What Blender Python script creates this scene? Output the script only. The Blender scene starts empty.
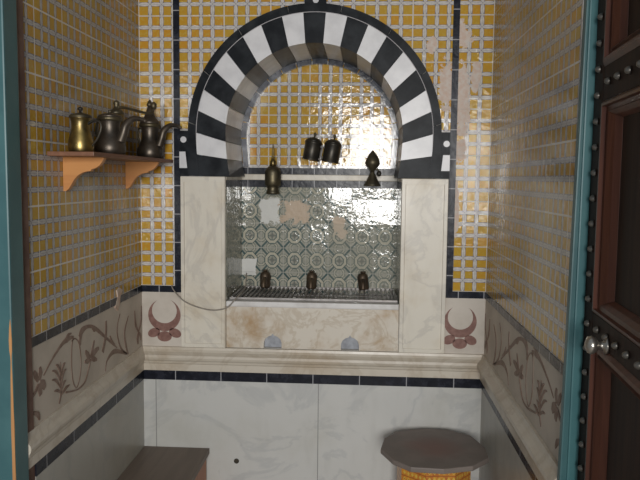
import bpy, bmesh, math, random
from mathutils import Matrix, Vector
random.seed(7)
SC = bpy.context.scene
COL = SC.collection
PI = math.pi

# ------------------------------------------------------------------ camera
cam_d = bpy.data.cameras.new('camera')
cam_d.sensor_width = 36.0
cam_d.lens = 700.0 / 640.0 * 36.0
cam_d.clip_start = 0.02
cam = bpy.data.objects.new('camera', cam_d)
COL.objects.link(cam)
def _rx(a): return Matrix.Rotation(a, 4, 'X')
def _rz(a): return Matrix.Rotation(a, 4, 'Z')
cam.matrix_world = Matrix.Translation((0, 0, 1.5)) @ _rz(0.061623) @ _rx(PI / 2 - 0.087573) @ _rz(0.0105)
SC.camera = cam

# ------------------------------------------------------------------ light
world = bpy.data.worlds.new('world')
SC.world = world
world.use_nodes = True
wn = world.node_tree.nodes
wn['Background'].inputs[0].default_value = (0.80, 0.90, 1.0, 1)
wn['Background'].inputs[1].default_value = 0.24
def area(name, loc, target, sx, sy, power, color):
    d = bpy.data.lights.new(name, 'AREA')
    d.shape = 'RECTANGLE'; d.size = sx; d.size_y = sy; d.energy = power; d.color = color
    o = bpy.data.objects.new(name, d)
    COL.objects.link(o)
    o.location = loc
    o.rotation_euler = (Vector(target) - Vector(loc)).to_track_quat('-Z', 'Y').to_euler()
    return o
area('courtyard_daylight', (0.12, -2.4, 1.72), (-0.15, 2.6, 1.45), 0.95, 1.15, 130, (1.0, 0.98, 0.95))
SC.view_settings.view_transform = 'Standard'
SC.view_settings.look = 'None'
SC.view_settings.gamma = 1
SC.view_settings.use_curve_mapping = False
SC.view_settings.exposure = 0.0

# ------------------------------------------------------------------ helpers: objects
def obj(name, bm, mat=None, parent=None, smooth=False, loc=None):
    bmesh.ops.recalc_face_normals(bm, faces=bm.faces)
    me = bpy.data.meshes.new(name)
    bm.to_mesh(me); bm.free()
    if smooth:
        for p in me.polygons: p.use_smooth = True
    o = bpy.data.objects.new(name, me)
    COL.objects.link(o)
    if mat: me.materials.append(mat)
    if parent:
        o.parent = parent
        if loc is None: o.matrix_parent_inverse = parent_inv(parent)
    if loc is not None: o.location = loc
    return o
def parent_inv(p):
    m = Matrix.Translation(p.location) @ p.rotation_euler.to_matrix().to_4x4()
    if p.parent: m = parent_world(p.parent) @ p.matrix_parent_inverse @ m
    return m.inverted()
def parent_world(p):
    m = Matrix.Translation(p.location) @ p.rotation_euler.to_matrix().to_4x4()
    if p.parent: m = parent_world(p.parent) @ p.matrix_parent_inverse @ m
    return m
def tag(o, label=None, cat=None, group=None, kind=None):
    if label: o['label'] = label
    if cat: o['category'] = cat
    if group: o['group'] = group
    if kind: o['kind'] = kind
    return o
def empty(name, loc=(0, 0, 0), label=None, cat=None, group=None, kind=None):
    o = bpy.data.objects.new(name, None)
    o.empty_display_size = 0.05
    COL.objects.link(o); o.location = loc
    return tag(o, label, cat, group, kind)
def box(bm, x0, x1, y0, y1, z0, z1, bevel=0.0):
    vs = [bm.verts.new((x, y, z)) for z in (z0, z1) for x, y in ((x0, y0), (x1, y0), (x1, y1), (x0, y1))]
    fs = [bm.faces.new([vs[i] for i in f]) for f in ((0, 3, 2, 1), (4, 5, 6, 7), (0, 1, 5, 4), (1, 2, 6, 5), (2, 3, 7, 6), (3, 0, 4, 7))]
    if bevel > 0:
        es = list({e for f in fs for e in f.edges})
        bmesh.ops.bevel(bm, geom=es, offset=bevel, segments=2, affect='EDGES', profile=0.6)
    return bm
def mbox(*a, **k): return box(bmesh.new(), *a, **k)
def prism(bm, pts, a0, a1, axis='Y'):
    """outline in the plane across `axis`, given thickness a0..a1. axis Y: pts (x,z); X: (y,z); Z: (x,y)"""
    def v(p, a):
        return {'Y': (p[0], a, p[1]), 'X': (a, p[0], p[1]), 'Z': (p[0], p[1], a)}[axis]
    A = [bm.verts.new(v(p, a0)) for p in pts]
    B = [bm.verts.new(v(p, a1)) for p in pts]
    bm.faces.new(A); bm.faces.new(list(reversed(B)))
    n = len(pts)
    for i in range(n):
        bm.faces.new((A[i], B[i], B[(i + 1) % n], A[(i + 1) % n]))
    return bm
def mprism(pts, a0, a1, axis='Y'): return prism(bmesh.new(), pts, a0, a1, axis)
def lathe(bm, prof, seg=28, mat=None):
    """profile [(r,z)] around Z; mat: Matrix to place it"""
    rings = []
    for r, z in prof:
        if r < 1e-5: rings.append([bm.verts.new((0, 0, z))])
        else: rings.append([bm.verts.new((r * math.cos(2 * PI * i / seg), r * math.sin(2 * PI * i / seg), z)) for i in range(seg)])
    for a, b in zip(rings, rings[1:]):
        if len(a) == 1 and len(b) == 1: continue
        for i in range(seg):
            j = (i + 1) % seg
            if len(a) == 1: bm.faces.new((a[0], b[j], b[i]))
            elif len(b) == 1: bm.faces.new((a[i], a[j], b[0]))
            else: bm.faces.new((a[i], a[j], b[j], b[i]))
    for rg in (rings[0], rings[-1]):
        if len(rg) > 1: bm.faces.new(rg)
    if mat is not None:
        vs = [v for rg in rings for v in rg]
        bmesh.ops.transform(bm, matrix=mat, verts=vs)
    return bm
def mlathe(prof, seg=28, mat=None): return lathe(bmesh.new(), prof, seg, mat)
def spline(pts, n=8):
    P = [Vector(p) for p in pts]
    out = []
    for i in range(len(P) - 1):
        p0 = P[max(i - 1, 0)]; p1 = P[i]; p2 = P[i + 1]; p3 = P[min(i + 2, len(P) - 1)]
        for k in range(n):
            t = k / n
            out.append(0.5 * ((2 * p1) + (p2 - p0) * t + (2 * p0 - 5 * p1 + 4 * p2 - p3) * t * t + (3 * p1 - p0 - 3 * p2 + p3) * t ** 3))
    out.append(P[-1])
    return out
def tube(bm, pts, rad, seg=10, flat=1.0):
    """swept round bar; rad number or list"""
    P = [Vector(p) for p in pts]
    n = len(P)
    R = rad if isinstance(rad, (list, tuple)) else [rad] * n
    if len(R) != n:
        R = [R[0] + (R[-1] - R[0]) * 0 + R[min(int(i / (n - 1) * (len(R) - 1)), len(R) - 2)] * (1 - (i / (n - 1) * (len(R) - 1) - min(int(i / (n - 1) * (len(R) - 1)), len(R) - 2))) - R[0] + R[min(int(i / (n - 1) * (len(R) - 1)), len(R) - 2) + 1] * (i / (n - 1) * (len(R) - 1) - min(int(i / (n - 1) * (len(R) - 1)), len(R) - 2)) for i in range(n)]
    rings = []
    up = Vector((0, 0, 1))
    t0 = (P[1] - P[0]).normalized()
    if abs(t0.dot(up)) > 0.95: up = Vector((1, 0, 0))
    u = t0.cross(up).normalized()
    for i in range(n):
        t = (P[min(i + 1, n - 1)] - P[max(i - 1, 0)]).normalized()
        u = (u - t * u.dot(t)).normalized()
        w = t.cross(u)
        rings.append([bm.verts.new(P[i] + u * math.cos(2 * PI * k / seg) * R[i] + w * math.sin(2 * PI * k / seg) * R[i] * flat) for k in range(seg)])
    for a, b in zip(rings, rings[1:]):
        for k in range(seg):
            j = (k + 1) % seg
            bm.faces.new((a[k], a[j], b[j], b[k]))
    bm.faces.new(rings[0]); bm.faces.new(rings[-1])
    return bm
def mtube(*a, **k): return tube(bmesh.new(), *a, **k)

# ------------------------------------------------------------------ helpers: materials
class E:
    """tiny arithmetic on shader sockets"""
    nt = None
    def __init__(s, sock): s.s = sock
    @staticmethod
    def op(o, a, b=None, c=None):
        n = E.nt.nodes.new('ShaderNodeMath'); n.operation = o
        for i, v in enumerate((a, b, c)):
            if v is None: continue
            if isinstance(v, E): E.nt.links.new(v.s, n.inputs[i])
            else: n.inputs[i].default_value = v
        return E(n.outputs[0])
    def __add__(s, o): return E.op('ADD', s, o)
    __radd__ = __add__
    def __sub__(s, o): return E.op('SUBTRACT', s, o)
    def __rsub__(s, o): return E.op('SUBTRACT', o, s)
    def __mul__(s, o): return E.op('MULTIPLY', s, o)
    __rmul__ = __mul__
    def __truediv__(s, o): return E.op('DIVIDE', s, o)
    def lt(s, o): return E.op('LESS_THAN', s, o)
    def gt(s, o): return E.op('GREATER_THAN', s, o)
    def fr(s): return E.op('FRACT', s)
    def fl(s): return E.op('FLOOR', s)
    def ab(s): return E.op('ABSOLUTE', s)
    def mx(s, o): return E.op('MAXIMUM', s, o)
    def mn(s, o): return E.op('MINIMUM', s, o)
    def sq(s): return E.op('SQRT', s)
    def ss(s, a, b):
        n = E.nt.nodes.new('ShaderNodeMapRange'); n.interpolation_type = 'SMOOTHSTEP'
        E.nt.links.new(s.s, n.inputs[0]); n.inputs[1].default_value = a; n.inputs[2].default_value = b
        return E(n.outputs[0])
def begin(name):
    m = bpy.data.materials.new(name); m.use_nodes = True
    E.nt = m.node_tree
    b = E.nt.nodes['Principled BSDF']
    return m, b
def lk(a, b): E.nt.links.new(a.s if isinstance(a, E) else a, b)
def coords(kind='Object'):
    t = E.nt.nodes.new('ShaderNodeTexCoord')
    return t.outputs[kind]
def xyz(sock):
    n = E.nt.nodes.new('ShaderNodeSeparateXYZ'); lk(sock, n.inputs[0])
    return E(n.outputs[0]), E(n.outputs[1]), E(n.outputs[2])
def vec(x, y, z=0.0):
    n = E.nt.nodes.new('ShaderNodeCombineXYZ')
    for i, v in enumerate((x, y, z)):
        if isinstance(v, E): lk(v, n.inputs[i])
        else: n.inputs[i].default_value = v
    return n.outputs[0]
def noise(v, scale, detail=4, rough=0.55, dist=0.0):
    n = E.nt.nodes.new('ShaderNodeTexNoise'); lk(v, n.inputs['Vector'])
    n.inputs['Scale'].default_value = scale; n.inputs['Detail'].default_value = detail
    n.inputs['Roughness'].default_value = rough; n.inputs['Distortion'].default_value = dist
    return E(n.outputs[0])
def white(v):
    n = E.nt.nodes.new('ShaderNodeTexWhiteNoise'); n.noise_dimensions = '3D'; lk(v, n.inputs['Vector'])
    return E(n.outputs['Value']), n.outputs['Color']
def col(c): return (*c, 1) if len(c) == 3 else c
def mix(f, a, b):
    n = E.nt.nodes.new('ShaderNodeMix'); n.data_type = 'RGBA'
    if isinstance(f, E): lk(f, n.inputs[0])
    else: n.inputs[0].default_value = f
    for i, v in ((6, a), (7, b)):
        if isinstance(v, tuple): n.inputs[i].default_value = col(v)
        else: lk(v, n.inputs[i])
    return n.outputs[2]
def bump(h, strength=0.3, dist=0.002, normal=None):
    n = E.nt.nodes.new('ShaderNodeBump'); lk(h, n.inputs['Height'])
    n.inputs['Strength'].default_value = strength; n.inputs['Distance'].default_value = dist
    if normal is not None: lk(normal, n.inputs['Normal'])
    return n.outputs[0]
def scalev(sock, sx, sy, sz):
    n = E.nt.nodes.new('ShaderNodeMapping'); lk(sock, n.inputs[0]); n.inputs['Scale'].default_value = (sx, sy, sz)
    return n.outputs[0]

def mat_plain(name, c1, c2, rough=0.5, scale=12, metallic=0.0, bump_s=0.15, bd=0.001, spec=0.5, stretch=(1, 1, 1), lo=0.35, hi=0.7):
    m, b = begin(name)
    v = scalev(coords(), *stretch)
    n = noise(v, scale, 5)
    lk(mix(n.ss(lo, hi), c1, c2), b.inputs['Base Color'])
    b.inputs['Roughness'].default_value = rough
    b.inputs['Metallic'].default_value = metallic
    b.inputs['Specular IOR Level'].default_value = spec
    if bump_s: lk(bump(noise(v, scale * 3, 4), bump_s, bd), b.inputs['Normal'])
    return m

def mat_tile(name, axis, su, sv, wear=(), gain=1.0, pale=1.0, spec=0.38, rbase=0.07):
    """glazed tiles of yellow squares in a trellis of grey-white petals; origin of the object = a joint corner"""
    m, b = begin(name)
    co = coords()
    X, Y, Z = xyz(co)
    h = X if axis == 'X' else Y
    U = h / su; V = Z / sv
    nu = (U + 0.5).fl(); nv = (V + 0.5).fl()
    au = (U - nu).ab(); av = (V - nv).ab()              # distance to the nearest strip line, in squares
    ju = ((nu / 4.0).fr()).lt(0.1); jv = ((nv / 4.0).fr()).lt(0.1)   # joint lines
    wu = 0.18 - ju * 0.125; wv = 0.18 - jv * 0.125
    ins_u = au.lt(wu); ins_v = av.lt(wv)
    tu = (U.fr() - 0.5); tv = (V.fr() - 0.5)
    # petals along the strips
    pu = ((au / 0.152) * (au / 0.152) + (tv / 0.47) * (tv / 0.47)).lt(1.0)
    pv = ((av / 0.152) * (av / 0.152) + (tu / 0.47) * (tu / 0.47)).lt(1.0)
    strip = ins_u.mx(ins_v)
    petal = (ins_u * pu).mx(ins_v * pv).mx((ins_u * ju)).mx(ins_v * jv)
    vein = (ins_u * au.lt(0.028) * (1 - ju)).mx(ins_v * av.lt(0.028) * (1 - jv))
    wn_, wc = white(vec(U.fl(), V.fl(), 1.0))
    tn_, tc = white(vec((U / 4.0).fl(), (V / 4.0).fl(), 3.0))
    fine = noise(co, 90, 3)
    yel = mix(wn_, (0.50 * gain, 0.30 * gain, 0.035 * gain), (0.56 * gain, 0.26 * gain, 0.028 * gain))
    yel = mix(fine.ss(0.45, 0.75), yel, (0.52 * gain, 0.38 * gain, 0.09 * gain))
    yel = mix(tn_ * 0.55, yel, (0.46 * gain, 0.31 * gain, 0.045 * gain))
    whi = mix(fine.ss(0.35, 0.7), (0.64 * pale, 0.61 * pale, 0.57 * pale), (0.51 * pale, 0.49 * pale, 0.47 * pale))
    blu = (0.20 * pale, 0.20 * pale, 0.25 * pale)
    c = mix(strip, yel, blu)
    c = mix(petal, c, whi)
    c = mix(vein * 0.35, c, blu)
    c = mix((ins_u * ju).mx(ins_v * jv), c, (0.62, 0.58, 0.52))
    rough = 0.16
    R = fine * 0.05 + rbase
    if wear:
        msk = None
        wob = noise(co, 28, 6, 0.7)
        for (cx, cz, rx, rz) in wear:
            d = (((h - cx) / rx) * ((h - cx) / rx) + ((Z - cz) / rz) * ((Z - cz) / rz)).sq()
            k = (d + (wob - 0.5) * 2.6).lt(0.9)
            msk = k if msk is None else msk.mx(k)
        pl = mix(noise(co, 60, 4).ss(0.3, 0.7), (0.56, 0.42, 0.34), (0.60, 0.54, 0.49))
        c = mix(msk, c, pl)
        R = R + msk * 0.55
    lk(c, b.inputs['Base Color']); lk(R, b.inputs['Roughness'])
    b.inputs['Specular IOR Level'].default_value = spec
    # each tile sits a little crooked, glaze is wavy
    du, dv = (U / 4.0).fr(), (V / 4.0).fr()
    n2, c2 = white(vec((U / 4.0).fl(), (V / 4.0).fl(), 9.0))
    hgt = (tn_ - 0.5) * du * 0.0055 + (n2 - 0.5) * dv * 0.0055
    hgt = hgt + noise(co, 30, 2) * 0.0013 + noise(co, 75, 2) * 0.00045 - (strip * 0.0001)
    lk(bump(hgt, 1.0, 1.0), b.inputs['Normal'])
    return m

def mat_green(name, axis, su, sv, patches=()):
    m, b = begin(name)
    co = coords()
    X, Y, Z = xyz(co)
    h = X if axis == 'X' else Y
    U = h / su; V = Z / sv
    x = U.fr() - 0.5; y = V.fr() - 0.5
    fine = noise(co, 70, 4)
    r8 = (x.ab().mx(y.ab())).mx((x.ab() + y.ab()) * 0.72)        # octagon metric
    dg = (x.ab() - y.ab()).ab()                                   # the diagonals
    cx = 0.5 - x.ab(); cy = 0.5 - y.ab()
    r8e = (cx.mx(y.ab())).mx((cx + y.ab()) * 0.72)
    r8n = (x.ab().mx(cy)).mx((x.ab() + cy) * 0.72)
    base = mix(fine.ss(0.35, 0.65), (0.29, 0.295, 0.25), (0.41, 0.395, 0.33))
    cream = mix(fine.ss(0.3, 0.7), (0.54, 0.50, 0.40), (0.45, 0.43, 0.34))
    teal = (0.055, 0.10, 0.10)
    ring = (r8 - 0.255).ab().lt(0.055)
    ring2 = (r8e - 0.20).ab().lt(0.035).mx((r8n - 0.20).ab().lt(0.035))
    core = r8.lt(0.09)
    bar = (x.ab().lt(0.03) * y.ab().lt(0.17) + y.ab().lt(0.03) * x.ab().lt(0.17)).mn(1.0)
    diag = dg.lt(0.055) * r8.gt(0.325)
    c = mix(ring2 * 0.7, base, cream)
    c = mix((r8e - 0.155).ab().lt(0.014).mx((r8n - 0.155).ab().lt(0.014)).mx((r8e - 0.245).ab().lt(0.013)).mx((r8n - 0.245).ab().lt(0.013)) * 0.75, c, teal)
    c = mix(ring, c, cream)
    c = mix((r8 - 0.185).ab().lt(0.018).mx((r8 - 0.325).ab().lt(0.016)), c, teal)
    c = mix(core, c, (0.25, 0.23, 0.19)); c = mix(bar * 0.5, c, teal)
    c = mix(diag, c, teal)
    joint = (0.5 - x.ab()).mn(0.5 - y.ab()).lt(0.014)
    c = mix(joint, c, (0.45, 0.44, 0.39))
    wob = noise(co, 24, 6, 0.7)
    msk = wob.gt(0.73)
    c = mix(msk, c, (0.48, 0.36, 0.26))
    R = fine * 0.05 + 0.07 + msk * 0.4
    for (px, pz, rx, rz, k, rg) in patches:
        d = ((h - px) / rx).ab().mx(((Z - pz) / rz).ab())
        q = (d + (wob - 0.5) * rg).lt(1.0)
        c = mix(q, c, k); R = R + q * 0.35
    t1, _ = white(vec(U.fl(), V.fl(), 2.0)); t2, _ = white(vec(U.fl(), V.fl(), 5.0))
    c = mix((t1 * 0.35), c, (0.36, 0.35, 0.28))
    lk(c, b.inputs['Base Color']); lk(R, b.inputs['Roughness'])
    hgt = (t1 - 0.5) * U.fr() * 0.0040 + (t2 - 0.47) * V.fr() * 0.0060 + noise(co, 32, 2) * 0.0014 + noise(co, 75, 2) * 0.0004
    lk(bump(hgt, 1.0, 1.0), b.inputs['Normal'])
    return m

def mat_black_tile(name, axis, length, c=(0.009, 0.011, 0.018), phase=0.0, rough=0.16):
    """strip of glazed black tiles with pale joints every `length` along the axis ('X','Y','Z')"""
    m, b = begin(name)
    co = coords()
    X, Y, Z = xyz(co)
    h = {'X': X, 'Y': Y, 'Z': Z}[axis]
    U = (h + phase) / length
    n = noise(co, 30, 5)
    t, _ = white(vec(U.fl(), 1.0, 1.0))
    cc = mix(n.ss(0.4, 0.75), c, tuple(v * 2.0 + 0.004 for v in c))
    cc = mix(t * 0.5, cc, tuple(v * 1.6 + 0.003 for v in c))
    j = (U.fr() - 0.5).ab().gt(0.5 - 0.0016 / length)
    cc = mix(j, cc, (0.34, 0.34, 0.36))
    lk(cc, b.inputs['Base Color'])
    lk(n * 0.2 + rough, b.inputs['Roughness'])
    b.inputs['Specular IOR Level'].default_value = 0.18
    lk(bump(noise(co, 30, 3) * 0.0012, 1.0, 1.0), b.inputs['Normal'])
    return m

def mat_marble(name, base, vein, stain, vs=5.0, stain_amt=0.6, rough=0.35, seams=None, dark=None):
    m, b = begin(name)
    co = coords()
    X, Y, Z = xyz(co)
    w = noise(co, vs, 6, 0.6, 1.2)
    vv = (w - 0.5).ab().ss(0.0, 0.045)
    c = mix(vv, mix(0.45, vein, base), base)
    n2 = noise(co, vs * 1.05, 5, 0.6)
    c = mix(n2.ss(0.45, 0.75) * stain_amt, c, stain)
    n3 = noise(scalev(co, 1, 1, 0.35), 16, 5)
    c = mix(n3.ss(0.5, 0.8) * 0.25 * stain_amt, c, tuple(v * 0.6 for v in stain))
    if seams:
        for ax, p in seams:
            h = {'X': X, 'Y': Y, 'Z': Z}[ax]
            c = mix((h - p).ab().lt(0.0016), c, tuple(v * 0.45 for v in base))
    lk(c, b.inputs['Base Color'])
    lk(n3 * 0.25 + (rough - 0.1), b.inputs['Roughness'])
    lk(bump(noise(co, 60, 4), 0.12, 0.001), b.inputs['Normal'])
    return m

def mat_wood(name, c1, c2, axis='Y', rough=0.5, scale=1.0, spec=0.4):
    m, b = begin(name)
    co = coords()
    st = {'X': (2, 30, 30), 'Y': (30, 2, 30), 'Z': (30, 30, 2)}[axis]
    v = scalev(co, *[s * scale for s in st])
    n = noise(v, 1.6, 6, 0.6, 0.6)
    lk(mix(n.ss(0.3, 0.7), c1, c2), b.inputs['Base Color'])
    b.inputs['Roughness'].default_value = rough
    b.inputs['Specular IOR Level'].default_value = spec
    lk(bump(n, 0.15, 0.001), b.inputs['Normal'])
    return m

def mat_paint(name, c, worn, under, axis='Z', amt=0.70, rough=0.4):
    m, b = begin(name)
    co = coords()
    n = noise(scalev(co, 40, 40, 3), 1.0, 6, 0.65)
    n2 = noise(co, 9, 5)
    cc = mix(n2.ss(0.35, 0.7), c, worn)
    cc = mix(n.gt(amt), cc, under)
    lk(cc, b.inputs['Base Color'])
    b.inputs['Roughness'].default_value = rough
    lk(bump(n, 0.2, 0.001), b.inputs['Normal'])
    return m

M = {}
M['black_v'] = mat_black_tile('black_border_tile_upright', 'Z', 0.107, phase=0.03)
M['black_h'] = mat_black_tile('black_border_tile_level', 'X', 0.094, phase=0.02)
M['black_dado'] = mat_black_tile('black_dado_tile', 'X', 0.176, c=(0.010, 0.011, 0.017), phase=0.005)
M['black_y'] = mat_black_tile('black_side_tile', 'Y', 0.094)
M['black_stone'] = mat_plain('black_marble_block', (0.007, 0.009, 0.012), (0.026, 0.030, 0.035), 0.36, 16, bump_s=0.1, spec=0.09)
M['black_glaze'] = mat_plain('black_glazed_tile', (0.016, 0.020, 0.033), (0.05, 0.06, 0.085), 0.14, 20, bump_s=0.25, bd=0.002)
M['white_stone'] = mat_plain('white_marble_block', (0.70, 0.70, 0.72), (0.58, 0.58, 0.60), 0.33, 14, bump_s=0.08)
M['joint'] = mat_plain('pale_joint_line', (0.42, 0.40, 0.42), (0.5, 0.48, 0.48), 0.7, 30)
M['plaster'] = mat_plain('cream_plaster', (0.56, 0.51, 0.45), (0.46, 0.41, 0.35), 0.6, 9, bump_s=0.15)
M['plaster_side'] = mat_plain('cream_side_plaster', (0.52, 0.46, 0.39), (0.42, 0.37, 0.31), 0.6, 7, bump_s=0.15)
M['lime'] = mat_plain('whitewashed_wall', (0.62, 0.60, 0.56), (0.54, 0.52, 0.48), 0.85, 6)
M['pilaster'] = mat_marble('cream_marble', (0.67, 0.63, 0.545), (0.50, 0.47, 0.42), (0.50, 0.39, 0.24), 3.5, 0.75, 0.34)
M['apron'] = mat_marble('stained_marble', (0.62, 0.57, 0.49), (0.44, 0.36, 0.26), (0.38, 0.24, 0.11), 6.0, 1.0, 0.36)
M['mould'] = mat_marble('moulding_marble', (0.56, 0.51, 0.43), (0.44, 0.38, 0.30), (0.40, 0.30, 0.19), 4.0, 0.6, 0.33)
M['slab'] = mat_marble('grey_marble_slab', (0.54, 0.54, 0.52), (0.41, 0.42, 0.42), (0.42, 0.41, 0.36), 2.2, 0.6, 0.3, seams=[('X', -0.16), ('X', -0.786)])
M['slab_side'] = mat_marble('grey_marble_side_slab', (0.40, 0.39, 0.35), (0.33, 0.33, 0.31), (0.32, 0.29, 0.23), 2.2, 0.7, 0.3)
M['motif'] = mat_plain('brown_red_inlay', (0.17, 0.078, 0.062), (0.24, 0.125, 0.10), 0.55, 60, bump_s=0.1)
M['motif_side'] = mat_plain('mauve_brown_inlay', (0.17, 0.105, 0.075), (0.25, 0.175, 0.14), 0.55, 40, bump_s=0.1)
M['floor'] = mat_marble('floor_marble', (0.44, 0.42, 0.38), (0.34, 0.32, 0.29), (0.33, 0.28, 0.21), 2.0, 0.7, 0.35)
M['teal'] = mat_paint('teal_paint', (0.040, 0.112, 0.122), (0.055, 0.14, 0.148), (0.42, 0.36, 0.26), amt=0.80)
M['teal_light'] = mat_paint('teal_paint_edge', (0.05, 0.15, 0.165), (0.065, 0.18, 0.19), (0.42, 0.36, 0.26), amt=0.82)
M['rawwood'] = mat_wood('bare_orange_wood', (0.52, 0.26, 0.10), (0.40, 0.19, 0.07), 'Z', 0.6)
M['brownstrip'] = mat_plain('brown_gap_filler', (0.12, 0.065, 0.05), (0.20, 0.12, 0.09), 0.7, 14)
M['darkwood'] = mat_wood('dark_door_wood', (0.014, 0.008, 0.0065), (0.034, 0.017, 0.012), 'Z', 0.55, spec=0.1)
M['redwood'] = mat_wood('red_brown_moulding_wood', (0.06, 0.020, 0.012), (0.11, 0.038, 0.022), 'Z', 0.38, spec=0.35)
M['stud'] = mat_plain('steel_stud', (0.14, 0.13, 0.115), (0.28, 0.26, 0.235), 0.40, 60, metallic=0.85)
M['knob'] = mat_plain('worn_steel_knob', (0.50, 0.47, 0.42), (0.32, 0.29, 0.25), 0.3, 60, metallic=0.9)
M['pine'] = mat_wood('orange_pine', (0.58, 0.27, 0.09), (0.48, 0.20, 0.065), 'X', 0.42, 0.6)
M['pine_edge'] = mat_wood('red_brown_pine', (0.17, 0.075, 0.04), (0.24, 0.11, 0.06), 'Y', 0.5)
M['brass'] = mat_plain('worn_brass', (0.40, 0.29, 0.10), (0.15, 0.115, 0.06), 0.36, 22, metallic=0.95, bump_s=0.2)
M['brass_dark'] = mat_plain('tarnished_brass', (0.15, 0.125, 0.075), (0.08, 0.07, 0.05), 0.45, 30, metallic=0.75, bump_s=0.2)
M['bronze'] = mat_plain('dark_bronze', (0.15, 0.125, 0.10), (0.075, 0.065, 0.055), 0.40, 24, metallic=0.8, bump_s=0.2)
M['tin'] = mat_plain('blackened_tin', (0.035, 0.032, 0.028), (0.07, 0.06, 0.045), 0.4, 24, metallic=0.6, bump_s=0.2)
M['rust'] = mat_plain('brown_tap_metal', (0.13, 0.092, 0.06), (0.065, 0.048, 0.036), 0.5, 30, metallic=0.6, bump_s=0.25)
M['iron'] = mat_plain('grey_iron', (0.36, 0.34, 0.33), (0.24, 0.225, 0.22), 0.5, 40, metallic=0.6)
M['basin'] = mat_plain('pale_basin_stone', (0.70, 0.69, 0.68), (0.56, 0.54, 0.52), 0.4, 16)
M['hole'] = mat_plain('blue_grey_recess', (0.38, 0.40, 0.44), (0.26, 0.27, 0.30), 0.6, 40)
M['cable'] = mat_plain('grey_cable', (0.24, 0.21, 0.18), (0.30, 0.27, 0.23), 0.5, 40)
M['benchtop'] = mat_wood('dusty_dark_bench_wood', (0.15, 0.118, 0.095), (0.19, 0.15, 0.12), 'Y', 0.5, 0.6, spec=0.25)
M['benchside'] = mat_wood('red_orange_wood', (0.32, 0.11, 0.045), (0.42, 0.17, 0.07), 'Z', 0.45)

def mat_taboret():
    m, b = begin('lacquer_pattern')
    co = coords()
    X, Y, Z = xyz(co)
    a = E.op('ARCTAN2', Y, X)
    U = a * 3.82 * 2; V = Z / 0.022
    x = U.fr() - 0.5; y = V.fr() - 0.5
    dia = (x.ab() + y.ab()).lt(0.33)
    n = noise(co, 80, 4)
    c = mix(n.ss(0.35, 0.7), (0.60, 0.27, 0.04), (0.42, 0.12, 0.03))
    c = mix(dia, c, (0.62, 0.42, 0.08))
    c = mix(((x.ab() + y.ab()).lt(0.13)) * ((V * 0.5).fr().lt(0.5)), c, (0.28, 0.035, 0.03))
    c = mix((y.ab()).gt(0.44), c, (0.30, 0.09, 0.03))
    lk(c, b.inputs['Base Color']); b.inputs['Roughness'].default_value = 0.3
    return m
M['lacquer'] = mat_taboret()
def mat_dusty():
    m, b = begin('dusty_taboret_top')
    co = coords()
    X, Y, Z = xyz(co)
    n = noise(co, 9, 5)
    c = mix(n.ss(0.35, 0.7), (0.175, 0.148, 0.132), (0.215, 0.18, 0.16))
    d = (X * X + Y * Y).sq() + (noise(co, 14, 4) - 0.5) * 0.12
    c = mix((1 - d.ss(0.02, 0.13)) * 0.7, c, (0.20, 0.105, 0.085))
    lk(c, b.inputs['Base Color']); b.inputs['Roughness'].default_value = 0.5; b.inputs['Specular IOR Level'].default_value = 0.2
    lk(bump(noise(co, 40, 4), 0.15, 0.001), b.inputs['Normal'])
    return m
M['dusty'] = mat_dusty()

SU, SV = 0.043, 0.0418
TILE_BACK = mat_tile('yellow_trellis_tile', 'X', SU, SV)
TILE_SPAN = mat_tile('yellow_trellis_tile_spandrel', 'X', SU, SV, wear=[(0.985, 0.755, 0.03, 0.10), (0.93, 0.90, 0.02, 0.03)])
TILE_R = mat_tile('yellow_trellis_tile_worn', 'X', SU, SV, wear=[(-0.115, 0.93, 0.045, 0.05), (-0.11, 0.70, 0.035, 0.14), (-0.06, 0.78, 0.02, 0.06), (-0.115, 0.52, 0.03, 0.05), (-0.12, 0.30, 0.016, 0.10)])
TILE_NICHE = mat_tile('yellow_trellis_tile_niche', 'X', 0.043, 0.043)
TILE_SIDE_SHADED = mat_tile('yellow_trellis_tile_side_shaded', 'Y', SV, SV, gain=0.9, pale=0.74, spec=0.26, rbase=0.14)  # same tile as the back wall, glancing-light dimness painted into its colours
GREEN = mat_green('green_octagon_tile', 'X', 0.0955, 0.1045, patches=[
    (-0.345, 0.262, 0.040, 0.052, (0.66, 0.66, 0.63), 2.0),
    (-0.437, 0.02, 0.034, 0.034, (0.66, 0.66, 0.63), 1.2),
    (-0.235, 0.262, 0.045, 0.043, (0.50, 0.36, 0.24), 6.0),
    (-0.05, 0.19, 0.026, 0.040, (0.50, 0.37, 0.25), 5.0)])
GREEN_Y = mat_green('green_octagon_side_tile', 'Y', 0.0955, 0.1045)

# ------------------------------------------------------------------ the setting
XL, XR, YB = -0.840, 0.457, 2.600
ZC = 2.75
CX, CZ = -0.1885, 1.665          # arch centre
Z_SPR = 1.504
R_IN, R_V, R_OUT = 0.327, 0.437, 0.468
def S(o): return tag(o, kind='structure')

S(obj('floor', mbox(-2.6, 2.4, -0.6, 3.1, -0.06, 0.0), M['floor']))
S(obj('ceiling', mbox(-0.95, 0.57, 1.50, 3.1, ZC, ZC + 0.08), M['lime']))

def arc(cx, cz, r, a0, a1, n=40):
    return [(cx + r * math.cos(a0 + (a1 - a0) * i / n), cz + r * math.sin(a0 + (a1 - a0) * i / n)) for i in range(n + 1)]

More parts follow.
